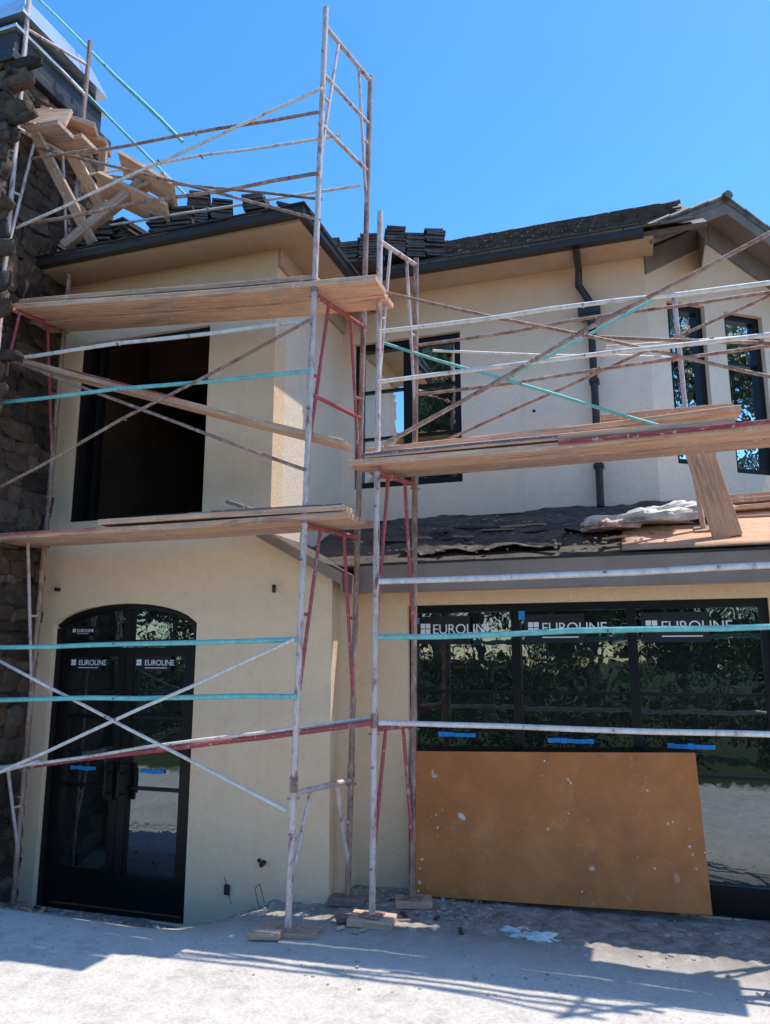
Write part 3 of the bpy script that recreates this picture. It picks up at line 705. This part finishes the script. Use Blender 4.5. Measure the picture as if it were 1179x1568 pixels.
P_('work_plank_paint',(-1.9,5.122,3.478),(-.5,5.130,3.492),.008,.02,M_woodb,SR,side=(0,1,0))
P_('work_plank_paint',(-.5,5.117,3.448),(1.3,5.122,3.47),.008,.032,M_woodr,SR,side=(0,1,0))
P_('rear_plank',(-2.05,5.72,3.66),(.70,5.76,3.74),.235,.045,M_wood,SR,sag=.01)
P_('rear_plank',(-.25,5.98,3.83),(.68,6.02,3.84),.235,.045,M_woodd,SR)
P_('leaning_board',(.43,6.02,3.56),(.58,5.98,2.86),.20,.04,M_wood,SR,side=(1,0,0))
def block(x,y,z,a,s,mat):
    bm=bmesh.new(); bmesh.ops.create_cube(bm,size=1)
    for v in bm.verts: v.co=Vector((v.co.x*s[0],v.co.y*s[1],v.co.z*s[2]))
    bmesh.ops.bevel(bm,geom=bm.edges[:],offset=.005,segments=1,affect='EDGES')
    me=bpy.data.meshes.new('sole_block'); bm.to_mesh(me); bm.free(); o=link('sole_block',me,mat)
    o.location=(x,y,z); o.rotation_euler=(random.uniform(-.03,.03),random.uniform(-.03,.03),a)
for x,y,a,s,m in ((-2.17,5.57,.15,(.26,.16,.05),M_brick),(-1.85,5.2,.1,(.30,.2,.05),M_woodd),(-1.70,5.66,.3,(.26,.18,.05),M_woodd),(-2.02,5.20,.6,(.16,.09,.04),M_brick),(-2.42,4.78,.2,(.20,.10,.04),M_woodd)):
    block(x,y,gz(x,y)+.03,a,s,m)
plank('hardboard_sheet',(-1.765,5.93,.79),(.272,5.93,.85),1.02,.012,M_sheet,None,side=(0,.10,1),bev=0)
def crumple(name,c,rx,ry,rz,mat,amp=.6,sub=4):
    bm=bmesh.new(); bmesh.ops.create_icosphere(bm,subdivisions=sub,radius=1)
    ph=random.uniform(0,50)
    for v in bm.verts:
        p=v.co.copy(); k=1+amp*(noise.noise(p*1.6+Vector((ph,0,0)))+.6*abs(noise.noise(p*3.7+Vector((ph,4,0))))-.3*abs(noise.noise(p*9)))
        v.co=Vector((p.x*rx*k,p.y*ry*k,max(-.2,p.z)*rz*k))
    me=bpy.data.meshes.new(name); bm.to_mesh(me); bm.free(); o=link(name,me,mat,None,True); o.location=c; return o
crumple('plastic_tarp_bundle',(.02,6.30,pz(6.35)+.07),.28,.14,.075,M_white,1.1)
crumple('plastic_tarp_bundle',(-.24,6.25,pz(6.3)+.05),.14,.10,.06,M_pink,1.1)
crumple('plastic_tarp_bundle',(.28,6.45,pz(6.5)+.07),.24,.12,.08,M_white,1.1)
crumple('white_rag',(-.78,5.30,.27),.10,.05,.035,M_white,1.1)
crumple('white_rag',(-.92,5.38,.27),.09,.04,.02,M_white,1.1)
lb=root('lumber_pile')
for i in range(5):
    P_('board',(.62+random.uniform(-.1,.1),6.55+i*.08,pz(6.55+i*.08)+.10+.03*(i%2)),(1.8,6.6+i*.07,pz(6.6+i*.07)+.12+.03*(i%2)),.12,.035,(M_wood,M_woodd)[i%2],lb,roll=random.uniform(-.2,.2))
dl=root('scrap_pieces')
for i in range(18):
    x=random.choice((random.uniform(-5.2,-4.4),random.uniform(-2.4,-1.2),random.uniform(-3,1))); y=random.uniform(4.95,5.4); a=random.uniform(0,3); l=random.uniform(.06,.2)
    z=gz(x,y)+.018
    P_('scrap',(x,y,z),(x+l*math.cos(a),y+l*math.sin(a)*.5,z+random.uniform(-.006,.012)),.028,.012,random.choice((M_woodd,M_trim,M_mortar,M_wood)),dl,bev=0)
# ------------------------------------------------------------------ planting behind the viewpoint (seen in the glass)
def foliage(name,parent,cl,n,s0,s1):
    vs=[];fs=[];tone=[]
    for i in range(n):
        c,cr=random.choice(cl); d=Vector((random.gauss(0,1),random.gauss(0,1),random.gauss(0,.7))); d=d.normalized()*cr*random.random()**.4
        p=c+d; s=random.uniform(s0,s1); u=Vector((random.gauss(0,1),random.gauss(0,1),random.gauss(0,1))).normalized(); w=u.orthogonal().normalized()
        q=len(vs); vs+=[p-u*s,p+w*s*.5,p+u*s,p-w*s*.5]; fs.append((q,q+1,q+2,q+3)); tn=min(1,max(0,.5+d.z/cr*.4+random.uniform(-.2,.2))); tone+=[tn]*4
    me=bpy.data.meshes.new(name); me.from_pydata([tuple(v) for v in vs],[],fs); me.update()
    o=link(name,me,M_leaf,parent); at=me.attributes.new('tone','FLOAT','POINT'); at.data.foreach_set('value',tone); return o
def tree(x,y,h,r,n,low=.3):
    t=root('shade_tree',(x,y,.2)); tr=Acc()
    def limb(a,b,r0,r1):
        a=Vector(a);b=Vector(b);d=(b-a).normalized();u=d.orthogonal().normalized();w=d.cross(u);q=len(tr.v)
        for c,rr in ((a,r0),(b,r1)):
            for k in range(8): tr.v.append(c+u*math.cos(k*math.pi/4)*rr+w*math.sin(k*math.pi/4)*rr)
        for k in range(8): tr.f.append((q+k,q+(k+1)%8,q+8+(k+1)%8,q+8+k))
    limb((0,0,-.3),(.1,0,h*.35),.2,.14)
    cl=[]
    for k in range(14):
        a=random.uniform(0,6.28); rr=r*random.uniform(.2,.9); c=Vector((rr*math.cos(a),rr*math.sin(a),h*random.uniform(low,.92)))
        limb((.1,0,h*.35),c,.07,.02); cl.append((c,r*random.uniform(.35,.6)))
    tr.done('trunk_and_limbs',M_bark,t); foliage('foliage',t,cl,n,.09,.2)
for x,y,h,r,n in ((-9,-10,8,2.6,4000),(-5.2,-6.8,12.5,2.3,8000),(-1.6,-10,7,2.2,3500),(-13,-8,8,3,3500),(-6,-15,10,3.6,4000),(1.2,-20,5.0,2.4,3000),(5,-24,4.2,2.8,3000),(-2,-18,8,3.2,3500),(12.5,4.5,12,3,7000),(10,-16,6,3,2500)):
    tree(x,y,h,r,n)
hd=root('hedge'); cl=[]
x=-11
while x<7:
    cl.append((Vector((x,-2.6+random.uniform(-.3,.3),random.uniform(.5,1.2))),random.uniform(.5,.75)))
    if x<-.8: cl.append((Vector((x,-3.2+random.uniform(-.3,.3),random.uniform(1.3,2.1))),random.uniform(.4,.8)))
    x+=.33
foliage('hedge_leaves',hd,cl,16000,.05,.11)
